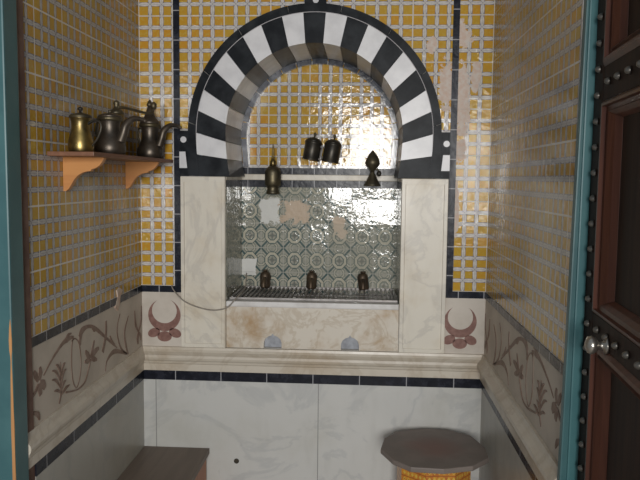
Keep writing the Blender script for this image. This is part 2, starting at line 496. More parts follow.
# back wall: masonry core with the niche cut through, niche shell behind
RC = 0.45
wb = empty('wall_back', (0, YB, 0)); S(wb)
core = bmesh.new()
out = [(XL - 0.1, Z_SPR), (CX - RC, Z_SPR)] + [(CX - RC, CZ)] + list(reversed(arc(CX, CZ, RC, 0.0, PI)))[1:] + [(CX + RC, Z_SPR), (XR + 0.1, Z_SPR), (XR + 0.1, ZC), (XL - 0.1, ZC)]
prism(core, out, YB + 0.012, YB + 0.10)
for (a, b_) in ((XL - 0.1, CX - 0.345), (CX + 0.345, XR + 0.1)): box(core, a, b_, YB + 0.012, YB + 0.10, 0.853, Z_SPR - 0.001)
box(core, XL - 0.1, XR + 0.1, YB + 0.012, YB + 0.10, 0.0, 0.853)
obj('masonry', core, M['lime'], wb)
shell = bmesh.new()
YN = 2.95
box(shell, CX - 0.50, CX + 0.50, YN + 0.012, YN + 0.07, 0.86, 2.25)
box(shell, CX - 0.50, CX - 0.345, YB + 0.10, YN + 0.012, 0.86, Z_SPR - 0.001)
box(shell, CX + 0.345, CX + 0.50, YB + 0.10, YN + 0.012, 0.86, Z_SPR - 0.001)
obj('niche_shell', shell, M['lime'], wb)

def tile_panel(name, pts, y0, y1, mat, origin, parent, axis='Y'):
    """slab of tiles whose object origin is a tile joint"""
    ox, oy, oz = origin
    if axis == 'Y': pp = [(x - ox, z - oz) for x, z in pts]; a, b_ = y0 - oy, y1 - oy
    else: pp = [(y - oy, z - oz) for y, z in pts]; a, b_ = y0 - ox, y1 - ox
    o = obj(name, mprism(pp, a, b_, axis), mat)
    o.location = origin
    o.parent = parent; o.matrix_parent_inverse = parent_inv(parent)
    return o
def rect(x0, x1, z0, z1): return [(x0, z0), (x1, z0), (x1, z1), (x0, z1)]
BW = 0.0235
xbl0, xbl1 = CX - 0.5225, CX - 0.499
xbr0, xbr1 = CX + 0.4995, CX + 0.523
tile_panel('tile_panel', rect(XL, xbl0, 1.0875, ZC), YB, YB + 0.012, TILE_BACK, (XL, YB, 1.0875), wb)
tile_panel('tile_panel', rect(xbr1, XR, 1.0875, ZC), YB, YB + 0.012, TILE_R, (XR, YB, 1.0875), wb)
RO2 = R_OUT + 0.0006
sp = [(xbl1, 1.672), (CX - RO2, 1.672)] + list(reversed(arc(CX, CZ, RO2, 0, PI)))[1:] + [(CX + RO2, 1.665), (xbr0, 1.665), (xbr0, ZC), (xbl1, ZC)]
tile_panel('tile_panel', sp, YB, YB + 0.012, TILE_SPAN, (-0.693, YB, 1.0875), wb)
obj('border_strip', mbox(xbl0, xbl1, YB - 0.003, YB + 0.012, 1.063, ZC), M['black_v'], wb)
obj('border_strip', mbox(xbr0, xbr1, YB - 0.003, YB + 0.012, 1.063, ZC), M['black_v'], wb)
obj('border_strip', mbox(XL, xbl0, YB - 0.003, YB + 0.012, 1.063, 1.0875), M['black_h'], wb)
obj('border_strip', mbox(xbr1, XR, YB - 0.003, YB + 0.012, 1.063, 1.0875), M['black_h'], wb)
plL = obj('plaster_panel', mbox(XL, CX - 0.4985, YB, YB + 0.012, 0.845, 1.063), M['plaster'], wb)
plR = obj('plaster_panel', mbox(CX + 0.4985, XR, YB, YB + 0.012, 0.845, 1.063), M['plaster'], wb)
def crescent(cx, parent, s=1.0):
    zc = 0.974
    ro, ri, dd = 0.058 * s, 0.0447 * s, 0.0165
    hz = (ro * ro - ri * ri + dd * dd) / (2 * dd)          # where the two circles cross
    ao = math.asin(hz / ro); ai = math.asin((hz - dd) / ri)
    o = arc(cx, zc, ro, PI - ao, 2 * PI + ao, 44)
    i = arc(cx, zc + dd, ri, PI - ai, 2 * PI + ai, 44)[1:-1]
    obj('crescent_inlay', mprism(o + list(reversed(i)), YB - 0.0012, YB + 0.002), M['motif'], parent)
    for dx, dz, rx, rz, rot in ((0, -0.083, 0.026, 0.020, 0), (-0.038, -0.069, 0.023, 0.017, 0.5), (0.038, -0.069, 0.023, 0.017, -0.5)):
        pts = []
        for k in range(24):
            a = 2 * PI * k / 24
            px, pz = rx * math.cos(a), rz * math.sin(a)
            pts.append((cx + (dx + px * math.cos(rot) - pz * math.sin(rot)) * s, zc + (dz + px * math.sin(rot) + pz * math.cos(rot))))
        obj('petal_inlay', mprism(pts, YB - 0.0012, YB + 0.002), M['motif'], parent)
crescent(-0.7535, plL, 1.08); crescent(0.3665, plR, 1.04)
# little black panels with a pale dot and wedge at the springing, and above the keystone
def inlay_panel(sgn):
    if sgn < 0: x0, x1, dot, wz = xbl1 - 0.001, CX - 0.4687, (-0.6744, 1.6396), [(-0.690, 1.534), (-0.6606, 1.534), (-0.6674, 1.595), (-0.690, 1.595)]
    else: x0, x1, dot, wz = CX + 0.4687, xbr0 + 0.001, (0.2985, 1.6304), [(0.281, 1.532), (0.3115, 1.532), (0.3115, 1.590), (0.2869, 1.590)]
    p = obj('corner_inlay', mbox(x0, x1, YB - 0.004, YB + 0.012, Z_SPR, 1.672), M['black_stone'], wb)
    obj('dot_inlay', mprism(arc(dot[0], dot[1], 0.0115, 0, 2 * PI, 23)[:-1], YB - 0.0052, YB), M['white_stone'], p)
    obj('wedge_inlay', mprism(wz, YB - 0.0052, YB), M['white_stone'], p)
inlay_panel(-1); inlay_panel(1)
kp = obj('corner_inlay', mprism([(CX - 0.037, CZ + (0.4688 ** 2 - 0.037 ** 2) ** 0.5), (CX - 0.018, CZ + 0.46885), (CX, CZ + 0.4692), (CX + 0.02, CZ + 0.46885), (CX + 0.043, CZ + (0.4688 ** 2 - 0.043 ** 2) ** 0.5), (CX + 0.043, 2.165), (CX + 0.02, 2.19), (CX - 0.014, 2.19), (CX - 0.037, 2.165)], YB - 0.004, YB + 0.004), M['black_stone'], wb)
obj('dot_inlay', mprism(arc(CX + 0.004, 2.1435, 0.0105, 0, 2 * PI, 23)[:-1], YB - 0.0056, YB), M['white_stone'], kp)

# niche lining
def half_w(z, r=R_IN):                # jamb line of the horseshoe below the centre
    return r - 0.016 * ((CZ - z) / (CZ - Z_SPR)) ** 2
nb = [(CX - 0.33, 1.543), (CX + 0.33, 1.543), (CX + 0.33, CZ)] + arc(CX, CZ, 0.33, 0, PI, 48)[1:]
tile_panel('tile_panel', nb, YN, YN + 0.012, TILE_NICHE, (-0.2307, YN, 1.8487 - 0.086), wb)
obj('ledge_band', mbox(CX - 0.33, CX + 0.33, YN - 0.004, YN + 0.012, 1.516, 1.543), M['black_h'], wb)
obj('ledge_band', mbox(CX - 0.33, CX + 0.33, YN - 0.010, YN + 0.012, 1.491, 1.516, 0.003), M['pilaster'], wb)
obj('ledge_band', mbox(CX - 0.33, CX + 0.33, YN - 0.004, YN + 0.012, 1.4615, 1.491), M['black_h'], wb)
tile_panel('tile_panel', rect(CX - 0.327, CX + 0.327, 0.99, 1.4615), YN, YN + 0.012, GREEN, (-0.0514, YN, 1.0997), wb)
for sg in (-1, 1):
    xa = CX + sg * 0.327; xb = CX + sg * 0.345
    tile_panel('tile_panel', [(2.613, 0.99), (YN, 0.99), (YN, 1.4615), (2.613, 1.4615)], min(xa, xb), max(xa, xb), GREEN_Y, (xa, 2.70, 1.0997), wb, 'X')
    obj('ledge_band', mbox(min(xa, xb), max(xa, xb), 2.613, YN, 1.4615, 1.491), M['black_y'], wb)
    obj('ledge_band', mbox(min(xa, xb), max(xa, xb), 2.613, YN, 1.491, Z_SPR - 0.001), M['pilaster'], wb)
# dark quadrant tiles running round the back edge of the niche arch
nt = 15
for k in range(nt):
    a0, a1 = PI * k / nt + 0.006, PI * (k + 1) / nt - 0.006
    o_ = arc(CX, CZ, 0.3275, a0, a1, 6); i_ = arc(CX, CZ, 0.3055, a0, a1, 6)
    obj('edge_tile', mprism(o_ + list(reversed(i_)), YN - 0.022, YN - 0.0005), M['black_glaze'], wb)
for sg in (-1, 1):
    pts = [(CX + sg * half_w(1.545), 1.545), (CX + sg * 0.3275, CZ - 0.003), (CX + sg * 0.3055, CZ - 0.003), (CX + sg * (half_w(1.545) - 0.022), 1.545)]
    obj('edge_tile', mprism(pts, YN - 0.022, YN - 0.0005), M['black_glaze'], wb)

# dado: marble slab, black strip
def dado_back():
    obj('dado_slab', mbox(XL, XR, YB - 0.010, YB + 0.012, 0.0, 0.725), M['slab'], wb)
    obj('dado_strip', mbox(XL, XR, YB - 0.012, YB + 0.012, 0.725, 0.762), M['black_dado'], wb)
dado_back()
obj('drain_hole', mlathe([(0, 0), (0.010, 0.0), (0.010, 0.002), (0, 0.002)], 16, Matrix.Translation((-0.4733, YB - 0.0105, 0.412)) @ _rx(PI / 2)), M['tin'], wb)

# side walls
def side_wall(name, sg, xw, y0):
    w = empty(name, (xw, 2.1, 0)); S(w)
    def bx(nm, d0, d1, z0, z1, m, ya=y0, yb=YB + 0.1):
        a, b_ = xw - sg * d0, xw + sg * d1          # d0 into the room, d1 into the wall
        return obj(nm, mbox(min(a, b_), max(a, b_), ya, yb, z0, z1), m, w)
    bx('masonry', -0.012, 0.11, 0, ZC, M['lime'])
    tile_panel('tile_panel', [(y0, 1.0875), (YB, 1.0875), (YB, ZC), (y0, ZC)], min(xw, xw + sg * 0.012), max(xw, xw + sg * 0.012), TILE_SIDE_SHADED, (xw, YB, 1.0875), w, 'X')
    bx('border_strip', 0.003, 0.012, 1.063, 1.0875, M['black_y'], yb=YB)
    p = bx('plaster_panel', 0.0, 0.012, 0.845, 1.063, M['plaster_side'], yb=YB)
    bx('dado_strip', 0.008, 0.012, 0.725, 0.762, M['black_side'], yb=YB)
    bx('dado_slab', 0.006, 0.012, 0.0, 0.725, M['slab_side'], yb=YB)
    return w, p
M['black_side'] = mat_black_tile('black_side_dado_tile', 'Y', 0.176, c=(0.010, 0.011, 0.017))
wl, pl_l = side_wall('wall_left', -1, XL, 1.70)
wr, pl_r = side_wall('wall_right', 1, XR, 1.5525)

# stone moulding along three walls
prof = [(0.0, 0.762), (0.015, 0.762), (0.015, 0.788), (0.019, 0.792), (0.021, 0.800), (0.027, 0.806), (0.030, 0.815), (0.027, 0.824), (0.020, 0.829), (0.013, 0.835), (0.009, 0.843), (0.007, 0.852), (0.0, 0.853)]
def moulding():
    bm = bmesh.new()
    # stations: (corner position function of protrusion p)
    st = [lambda p: (XL + p * 0.62, 1.653), lambda p: (XL + p * 0.62, YB - p), lambda p: (XR - p, YB - p), lambda p: (XR - p, 1.5525)]
    rows = [[bm.verts.new((*f(p), z)) for p, z in prof] for f in st]
    n = len(prof)
    for a, b_ in zip(rows, rows[1:]):
        for i in range(n):
            j = (i + 1) % n
            bm.faces.new((a[i], b_[i], b_[j], a[j]))
    bm.faces.new(rows[0]); bm.faces.new(rows[-1])
    return bm
S(obj('trim_1', moulding(), M['mould']))

# inlaid foliage on the side plaster
def blade(bm, pts, w, x0, x1):
    """leaf-like ribbon in the YZ plane; w = list of half widths"""
    P = spline([(p[0], p[1], 0) for p in pts], 7)
    n = len(P); L = []; R = []
    for i in range(n):
        t = (P[min(i + 1, n - 1)] - P[max(i - 1, 0)]).normalized()
        f = i / (n - 1) * (len(w) - 1); k = min(int(f), len(w) - 2)
        h = w[k] + (w[k + 1] - w[k]) * (f - k)
        h = max(h * 1.1, 0.0011)
        L.append((P[i].x - t.y * h, P[i].y + t.x * h)); R.append((P[i].x + t.y * h, P[i].y - t.x * h))
    # quads
    A = [[bm.verts.new((x, p[0], p[1])) for p in L] for x in (x0, x1)]
    B = [[bm.verts.new((x, p[0], p[1])) for p in R] for x in (x0, x1)]
    for i in range(n - 1):
        bm.faces.new((A[0][i], A[0][i + 1], B[0][i + 1], B[0][i]))
        bm.faces.new((A[1][i], A[1][i + 1], B[1][i + 1], B[1][i]))
        bm.faces.new((A[0][i], A[0][i + 1], A[1][i + 1], A[1][i]))
        bm.faces.new((B[0][i], B[0][i + 1], B[1][i + 1], B[1][i]))
    bm.faces.new((A[0][0], B[0][0], B[1][0], A[1][0])); bm.faces.new((A[0][-1], B[0][-1], B[1][-1], A[1][-1]))
def foliage(par, xw, sg, mirror):
    """motif laid out along the wall: d = distance from the back corner, z = height"""
    x0, x1 = (xw - sg * 0.0012, xw + sg * 0.002)
    def put(nm, *blades):
        bm = bmesh.new()
        for q, (pts, w) in enumerate(blades): blade(bm, [(YB - d * (1.14 if mirror else 1.0), z + (0.02 * d if mirror else 0)) for d, z in pts], w, x0 - sg * 0.00018 * q, x1)
        obj(nm, bm, M['motif_side'], par)
    # tulip by the corner
    put('tulip_inlay', ([(0.090, 1.005), (0.080, 0.952), (0.050, 0.918)], [.003, .008, .003]), ([(0.012, 1.01), (0.016, 0.955), (0.046, 0.918)], [.003, .007, .003]),
        ([(0.050, 0.915), (0.060, 0.895), (0.055, 0.872)], [.004, .010, .004]), ([(0.045, 0.915), (0.028, 0.898), (0.022, 0.880)], [.003, .008, .003]))
    # tall curved stalks
    put('stalk_inlay', ([(0.245, 1.025), (0.277, 0.974), (0.245, 0.906), (0.176, 0.864)], [.002, .003, .004, .0025]),
        ([(0.158, 1.000), (0.202, 0.951), (0.190, 0.900), (0.166, 0.862)], [.001, .006, .007, .002]))
    # arching branch with a crossing leaf
    put('branch_inlay', ([(0.596, 1.022), (0.575, 1.036), (0.536, 1.040), (0.490, 1.030), (0.446, 1.008), (0.366, 0.962), (0.279, 0.912)], [.006, .010, .005, .005, .006, .004, .002]),
        ([(0.378, 1.026), (0.382, 0.978), (0.412, 0.930)], [.005, .008, .008]), ([(0.575, 1.034), (0.592, 1.010), (0.588, 0.996)], [.005, .008, .003]),
        ([(0.500, 1.034), (0.480, 1.018), (0.470, 1.016)], [.004, .006, .002]), ([(0.345, 0.968), (0.325, 0.942), (0.300, 0.928)], [.002, .006, .002]))
    # low leaf
    put('leaf_inlay', ([(0.392, 0.860), (0.372, 0.893), (0.300, 0.905), (0.182, 0.866)], [.001, .004, .008, .003]))
    # flower with a long stem
    put('flower_inlay', ([(0.480, 0.985), (0.496, 0.960), (0.512, 0.938)], [.003, .008, .004]), ([(0.552, 0.968), (0.535, 0.952), (0.516, 0.938)], [.004, .010, .004]),
        ([(0.445, 0.952), (0.475, 0.948), (0.506, 0.936)], [.004, .009, .004]), ([(0.462, 0.918), (0.485, 0.926), (0.508, 0.932)], [.003, .008, .004]), ([(0.560, 0.936), (0.540, 0.934), (0.518, 0.932)], [.003, .008, .004]),
        ([(0.514, 0.934), (0.530, 0.908), (0.560, 0.876), (0.600, 0.868), (0.640, 0.872), (0.700, 0.885)], [.003, .002, .002, .002, .002, .0025]))
    put('loop_inlay', ([(0.641, 1.031), (0.652, 0.996), (0.654, 0.945), (0.645, 0.900), (0.622, 0.876), (0.597, 0.900), (0.586, 0.945), (0.597, 1.000), (0.625, 1.024), (0.650, 1.022)], [.002, .0018, .0018, .0018, .0018, .0018, .0018, .002]))
    # spiky spray
    put('spray_inlay', ([(0.742, 0.866), (0.728, 0.893), (0.730, 0.935), (0.729, 0.982)], [.003, .005, .004, .001]),
        *[([(d, z), (d + dd * 0.55, z + dz * 0.8), (d + dd, z + dz)], [.002, .004, .001]) for d, z, dd, dz in ((0.728, 0.905, .055, .040), (0.729, 0.925, .052, .045), (0.727, 0.892, .045, .018), (0.728, 0.900, -.032, .020), (0.728, 0.920, -.034, .032), (0.729, 0.942, -.030, .030), (0.730, 0.95, .028, .030), (0.725, 0.888, -.050, .012))])
    # long leaf and rosette by the door
    put('long_leaf_inlay', ([(0.636, 1.033), (0.680, 1.034), (0.717, 1.028), (0.782, 1.001), (0.832, 0.972)], [.002, .008, .005, .003, .002]), ([(0.650, 1.046), (0.675, 1.045), (0.700, 1.034)], [.001, .005, .001]))
    put('rosette_inlay', ([(0.852, 1.000), (0.850, 0.984), (0.856, 0.966)], [.005, .010, .004]), ([(0.885, 0.998), (0.876, 0.984), (0.864, 0.966)], [.004, .009, .004]),
        ([(0.826, 0.936), (0.836, 0.950), (0.854, 0.962)], [.006, .012, .004]), ([(0.852, 0.925), (0.856, 0.942), (0.858, 0.958)], [.006, .010, .004]),
        ([(0.864, 0.958), (0.878, 0.945), (0.896, 0.935)], [.003, .0045, .003]), ([(0.862, 0.862), (0.872, 0.880), (0.895, 0.892)], [.002, .007, .003]))
foliage(pl_l, XL, -1, False); foliage(pl_r, XR, 1, True)
# broken corner of the border strip on the left wall
bm = bmesh.new()
prism(bm, [(2.30, 1.055), (2.325, 1.04), (2.345, 1.058), (2.352, 1.085), (2.375, 1.105), (2.345, 1.118), (2.32, 1.112), (2.328, 1.09)], XL - 0.002, XL + 0.0042, 'X')
obj('bare_plaster_patch', bm, mat_plain('bare_pink_plaster', (0.50, 0.36, 0.28), (0.58, 0.50, 0.42), 0.8, 40), wl)

# front wall either side of the doorway, seen only from further round
S(obj('wall_front_left', mbox(-2.3, -0.97, 1.60, 1.78, 0, ZC), M['lime']))
S(obj('wall_front_right', mbox(0.575, 2.1, 1.56, 1.74, 0, ZC), M['lime']))
S(obj('wall_front_top', mbox(-0.97, 0.575, 1.64, 1.70, 2.42, ZC), M['lime']))

# door frame posts
tl = obj('trim_2', mbox(-0.97, -0.827, 1.585, 1.652, 0, 2.42, 0.004), M['teal']); S(tl)
raw = bmesh.new()
zs = [0.0, 0.3, 0.6, 0.75, 0.83, 0.90, 0.97, 1.02, 1.055, 1.07, 1.085, 1.11, 1.14, 1.16]
ws = [.006, .0065, .006, .0055, .005, .0055, .004, .003, .0015, .002, .0045, .005, .003, .0004]
A = [(-0.8305 - w * 0.9, z) for w, z in zip(ws, zs)]; B = [(-0.8305 + w * 0.55, z) for w, z in zip(ws, zs)]
prism(raw, A + list(reversed(B)), 1.5842, 1.5875)
obj('chipped_strip', raw, M['rawwood'], tl)['label'] = 'bare orange wood where the paint has chipped'
obj('gap_strip', mbox(-0.97, -0.836, 1.652, 1.70, 0, 2.42), M['brownstrip'], tl)
def leaning(bm, k=0.0145, z0=0.80):
    for v in bm.verts: v.co.x += k * (v.co.z - z0)
    return bm
tr = obj('trim_3', leaning(mbox(0.4425, 0.56, 1.530, 1.552, 0, 2.42, 0.003)), M['teal']); S(tr)
obj('edge_bead', leaning(mbox(0.457, 0.476, 1.524, 1.534, 0, 2.42, 0.003), 0.006), M['teal_light'], tr)
S(obj('trim_4', mbox(-0.97, 0.575, 1.585, 1.640, 2.42, 2.52, 0.004), M['teal']))

# ------------------------------------------------------------------ the open door leaf
def door():
    hinge = Vector((0.480, 1.526, 0.0))
    ang = math.atan2(0.0786, 1.0)
    d = empty('door_1', hinge, kind='structure')
    # local frame: s along the leaf towards the camera, n into the leaf (away from the room)
    ex = Vector((-math.sin(ang), -math.cos(ang), 0)); en = Vector((math.cos(ang), -math.sin(ang), 0))
    T = Matrix(((ex.x, en.x, 0, hinge.x), (ex.y, en.y, 0, hinge.y), (0, 0, 1, 0), (0, 0, 0, 1)))
    W, H = 0.66, 2.40
    def put(nm, bm, m, par=d, smooth=False):
        bmesh.ops.transform(bm, matrix=T, verts=bm.verts)
        return obj(nm, bm, m, par, smooth)
    th = 0.045
    put('stile', mbox(0, 0.072, 0, th, 0.005, H, 0.002), M['darkwood'])
    put('stile', mbox(W - 0.072, W, 0, th, 0.005, H, 0.002), M['darkwood'])
    rails = [(0.005, 0.16), (0.66, 0.715), (1.178, 1.232), (1.660, 1.728), (2.30, H)]
    for z0, z1 in rails: put('rail', mbox(0.072, W - 0.072, 0.0005, th - 0.001, z0, z1, 0.002), M['darkwood'])
    for (a, b_), (c, e) in zip(rails, rails[1:]):
        z0, z1 = b_, c
        # stepped picture-frame moulding round each panel
        x0, x1 = 0.072, W - 0.072
        fr = bmesh.new()
        steps = [(0.0, 0.001), (0.016, -0.006), (0.030, -0.008), (0.034, 0.000), (0.052, 0.002), (0.060, -0.003), (0.078, 0.006), (0.092, 0.016)]
        loops = []
        for o, dep in steps:
            loops.append([fr.verts.new(p) for p in ((x0 + o, dep, z0 + o * 0.42), (x1 - o, dep, z0 + o * 0.42), (x1 - o, dep, z1 - o * 0.42), (x0 + o, dep, z1 - o * 0.42))])
        loops.append([fr.verts.new((v.co.x, 0.03, v.co.z)) for v in loops[-1]])
        loops.append([fr.verts.new((v.co.x, 0.03, v.co.z)) for v in loops[0]])
        for a_, b2 in zip(loops, loops[1:] + loops[:1]):
            for i in range(4):
                j = (i + 1) % 4
                fr.faces.new((a_[i], a_[j], b2[j], b2[i]))
        put('panel_moulding', fr, M['redwood'])
        put('panel', mbox(x0 + 0.09, x1 - 0.09, 0.017, 0.032, z0 + 0.036, z1 - 0.036), M['darkwood'])
    # studs
    st = bmesh.new()
    lathe(st, [(0.0075, 0.0), (0.0075, 0.002), (0.006, 0.006), (0.0035, 0.009), (0, 0.010)], 12)
    bmesh.ops.recalc_face_normals(st, faces=st.faces)
    me = bpy.data.meshes.new('stud'); st.to_mesh(me); st.free()
    me.materials.append(M['stud'])
    for p in me.polygons: p.use_smooth = True
    R = Matrix.Rotation(PI / 2, 4, 'X')
    spots = [(0.042, 0.10 + 0.0525 * k) for k in range(43)]
    for zc in (0.688, 1.205, 1.694): spots += [(0.118 + 0.068 * k, zc) for k in range(7)]
    for s, z in spots:
        o = bpy.data.objects.new('stud', me); COL.objects.link(o)
        o.parent = d
        o.matrix_parent_inverse = parent_inv(d)
        mw = T @ Matrix.Translation((s, 0.0, z)) @ R
        o.location = mw.to_translation(); o.rotation_euler = mw.to_euler()
    kn = mlathe([(0.017, 0.0), (0.017, 0.004), (0.008, 0.006), (0.007, 0.016), (0.014, 0.020), (0.018, 0.028), (0.015, 0.036), (0.006, 0.040), (0, 0.041)], 20, Matrix.Translation((0.190, 0.0, 1.190)) @ R)
    put('knob', kn, M['knob'], d, True)
door()

# ------------------------------------------------------------------ arch of alternating marble blocks
ar = empty('horseshoe_arch', (CX, YB, Z_SPR), 'horseshoe arch of alternating black and white marble blocks framing the niche', 'arch')
L_STR = CZ - Z_SPR
def path(u, r, horseshoe):
    """u 0..1 from the left springing over the crown to the right springing"""
    tot = 2 * L_STR + PI * r
    s = u * tot
    if s < L_STR or s > tot - L_STR:
        sg = -1 if s < L_STR else 1
        z = Z_SPR + (s if sg < 0 else tot - s)
        w = half_w(z, r) if horseshoe else r
        return (CX + sg * w, z)
    a = PI - (s - L_STR) / r
    return (CX + r * math.cos(a), CZ + r * math.sin(a))
NB = 21
def block(k, r0, r1, y0, y1, g=0.0008, N=NB, n=6):
    us = [(k + i / n) / N for i in range(n + 1)]
    us[0] += g / 1.5; us[-1] -= g / 1.5
    us = [min(max(u, 0), 1) for u in us]
    o = [path(u, r1, False) for u in us]; i = [path(u, r0, True) for u in us]
    return mprism(o + list(reversed(i)), y0, y1)
for k in range(NB):
    m = M['black_stone'] if k % 2 == 0 else M['white_stone']
    v = obj('voussoir', block(k, R_IN, R_V, YB - 0.006, YN - 0.023), m, ar)
NR = 9
for k in range(NR):
    obj('border_tile', block(k, R_V + 0.0012, R_OUT, YB - 0.008, YB + 0.0115, 0.0009, NR, 14), M['black_stone'], ar)
obj('joint_line', (lambda: mprism([path(u / 80, R_V + 0.002, False) for u in range(81)] + list(reversed([path(u / 80, R_V - 0.001, False) for u in range(81)])), YB - 0.0063, YB + 0.0))(), M['joint'], ar)

# ------------------------------------------------------------------ marble pilasters
def pilaster(x0, x1, label):
    p = empty('marble_pilaster', ((x0 + x1) / 2, YB, 0.853), label, 'pilaster', 'pilasters under the arch')
    x0 += 0.0005; x1 -= 0.0005
    obj('shaft', mbox(x0, x1, YB - 0.010, YB + 0.012, 0.8532, Z_SPR - 0.0005, 0.003), M['pilaster'], p)
    fr = bmesh.new()
    a = 0.014
    o = rect(x0 + 0.002, x1 - 0.002, 0.856, Z_SPR - 0.003); i = rect(x0 + a, x1 - a, 0.856 + a, Z_SPR - 0.022)
    ly = [(o, YB - 0.0145), (i, YB - 0.0145), ([(x + (0.002 if x < (x0 + x1) / 2 else -0.002), z) for x, z in i], YB - 0.0095), (o, YB - 0.0095)]
    L = [[fr.verts.new((x, y, z)) for x, z in pts] for pts, y in ly]
    for A_, B_ in zip(L, L[1:] + L[:1]):
        for q in range(4): fr.faces.new((A_[q], A_[(q + 1) % 4], B_[(q + 1) % 4], B_[q]))
    obj('frame_rim', fr, M['pilaster'], p)
pilaster(CX - 0.498, CX - 0.327, 'cream marble pilaster left of the tiled niche')
pilaster(CX + 0.327, CX + 0.498, 'cream marble pilaster right of the tiled niche')

# ------------------------------------------------------------------ basin front, sill, grate
bs = empty('fountain_basin', (CX, YB, 0.853), 'stained marble basin front with two small arched holes below the grate', 'basin')
def ogee_hole(cx):
    w = 0.034; z0 = 0.8535
    return [(cx - w, z0), (cx - w, z0 + 0.022), (cx - w * 0.86, z0 + 0.036), (cx - w * 0.5, z0 + 0.046), (cx - w * 0.15, z0 + 0.050), (cx, z0 + 0.058), (cx + w * 0.15, z0 + 0.050), (cx + w * 0.5, z0 + 0.046), (cx + w * 0.86, z0 + 0.036), (cx + w, z0 + 0.022), (cx + w, z0)]
bx0, bx1 = CX - 0.3265, CX + 0.3265
ap = [(bx0, 0.8535)] + ogee_hole(-0.337) + ogee_hole(-0.043) + [(bx1, 0.8535), (bx1, 1.012), (bx0, 1.012)]
obj('front_panel', mprism(ap, YB + 0.004, YB + 0.030), M['apron'], bs)
obj('sill', mbox(bx0, bx1, YB - 0.004, YB + 0.045, 1.012, 1.034, 0.005), M['basin'], bs)
for cx in (-0.337, -0.043):
    obj('hole_back', mprism([(cx + (x - cx) * 1.05, z) for x, z in ogee_hole(cx)], YB + 0.0285, YB + 0.034), M['hole'], bs)
obj('basin_floor', mbox(bx0, bx1, YB + 0.0455, YN - 0.001, 0.985, 1.012), M['basin'], bs)
gr = empty('metal_grate', (CX, 2.78, 1.03), 'flat grey metal grate of thin bars lying over the basin', 'grate')
gf = bmesh.new()
gx0, gx1, gy0, gy1 = bx0 + 0.004, bx1 - 0.004, YB + 0.049, YN - 0.006
for a in ((gx0, gx1, gy0, gy0 + 0.008), (gx0, gx1, gy1 - 0.010, gy1)): box(gf, *a, 1.030, 1.040)
for a in ((gx0, gx0 + 0.010, gy0 + 0.008, gy1 - 0.010), (gx1 - 0.010, gx1, gy0 + 0.008, gy1 - 0.010)): box(gf, *a, 1.030, 1.040)
box(gf, gx0 + 0.010, gx1 - 0.010, 2.785, 2.795, 1.0285, 1.0315)
for x in (gx0 + 0.001, gx1 - 0.007):
    for y in (gy0 + 0.001, gy1 - 0.008): box(gf, x, x + 0.006, y, y + 0.006, 1.0122, 1.030)
obj('frame', gf, M['iron'], gr)
nbars = 35
for k in range(nbars):
    x = gx0 + 0.010 + (gx1 - gx0 - 0.020) * (k + 0.5) / nbars
    obj('bar', mbox(x - 0.0032, x + 0.0032, gy0 + 0.008, gy1 - 0.010, 1.0315, 1.039), M['iron'], gr)

# ------------------------------------------------------------------ taps above the grate
def tap(x, label, tilt):
    t = empty('water_tap', (x, YN, 1.075), label, 'tap', 'taps above the grate')
    z = 1.074
    obj('flange', mlathe([(0.019, 0), (0.019, 0.004), (0.012, 0.008), (0.010, 0.030)], 20, Matrix.Translation((x, YN - 0.0002, z + 0.004)) @ _rx(PI / 2)), M['rust'], t, True)
    obj('body', mlathe([(0.0, -0.034), (0.020, -0.034), (0.022, -0.026), (0.0215, -0.004), (0.0225, 0.012), (0.021, 0.024), (0.015, 0.032), (0.007, 0.035), (0, 0.0355)], 22, Matrix.Translation((x, YN - 0.046, z)) @ Matrix.Rotation(tilt, 4, 'Y')), M['rust'], t, True)
    obj('spout', mtube(spline([(x, YN - 0.058, z + 0.004), (x, YN - 0.078, z + 0.004), (x, YN - 0.092, z - 0.006), (x, YN - 0.096, z - 0.026)], 5), [0.011, 0.010, 0.009, 0.010], 12), M['rust'], t, True)
    obj('handle', mlathe([(0.0, 0), (0.006, 0.0), (0.006, 0.003), (0.012, 0.004), (0.012, 0.007), (0.0, 0.008)], 16, Matrix.Translation((x, YN - 0.046, z + 0.034))), M['rust'], t, True)
tap(-0.409, 'brown metal tap above the grate beside the white patch at left', 0.0)
tap(-0.2125, 'brown metal tap in the middle of the row above the grate', 0.05)
tap(0.003, 'brown metal tap at the right end of the row above the grate', -0.12)

# ------------------------------------------------------------------ brass ornaments on the ledge
YO = 2.88
o1 = empty('brass_ornament', (-0.3747, YO, 1.434), 'dark brass urn-shaped ornament with a tall spike on the left of the ledge', 'ornament')
P1 = Matrix.Translation((-0.3747, YO, 0))
obj('base', mlathe([(0, 1.434), (0.027, 1.434), (0.028, 1.440), (0.026, 1.446), (0.023, 1.456), (0.027, 1.466)], 26, P1), M['brass_dark'], o1, True)
obj('body', mlathe([(0.027, 1.466), (0.033, 1.470), (0.0335, 1.490), (0.0335, 1.520), (0.0325, 1.528), (0.028, 1.538), (0.020, 1.546), (0.014, 1.550)], 26, P1), M['brass_dark'], o1, True)
obj('spike', mlathe([(0.014, 1.550), (0.012, 1.560), (0.013, 1.567), (0.008, 1.574), (0.0048, 1.590), (0.0035, 1.620), (0.0012, 1.640), (0, 1.641)], 18, P1), M['brass'], o1, True)
obj('wall_stem', mtube([(-0.3747, YO + 0.02, 1.502), (-0.3747, YN - 0.0095, 1.502)], 0.007, 12), M['brass_dark'], o1, True)
o2 = empty('brass_ornament', (0.0340, YO, 1.4715), 'dark brass diamond-shaped finial on a cone foot, right of the ledge', 'ornament')
P2 = Matrix.Translation((0.0340, YO, 0))
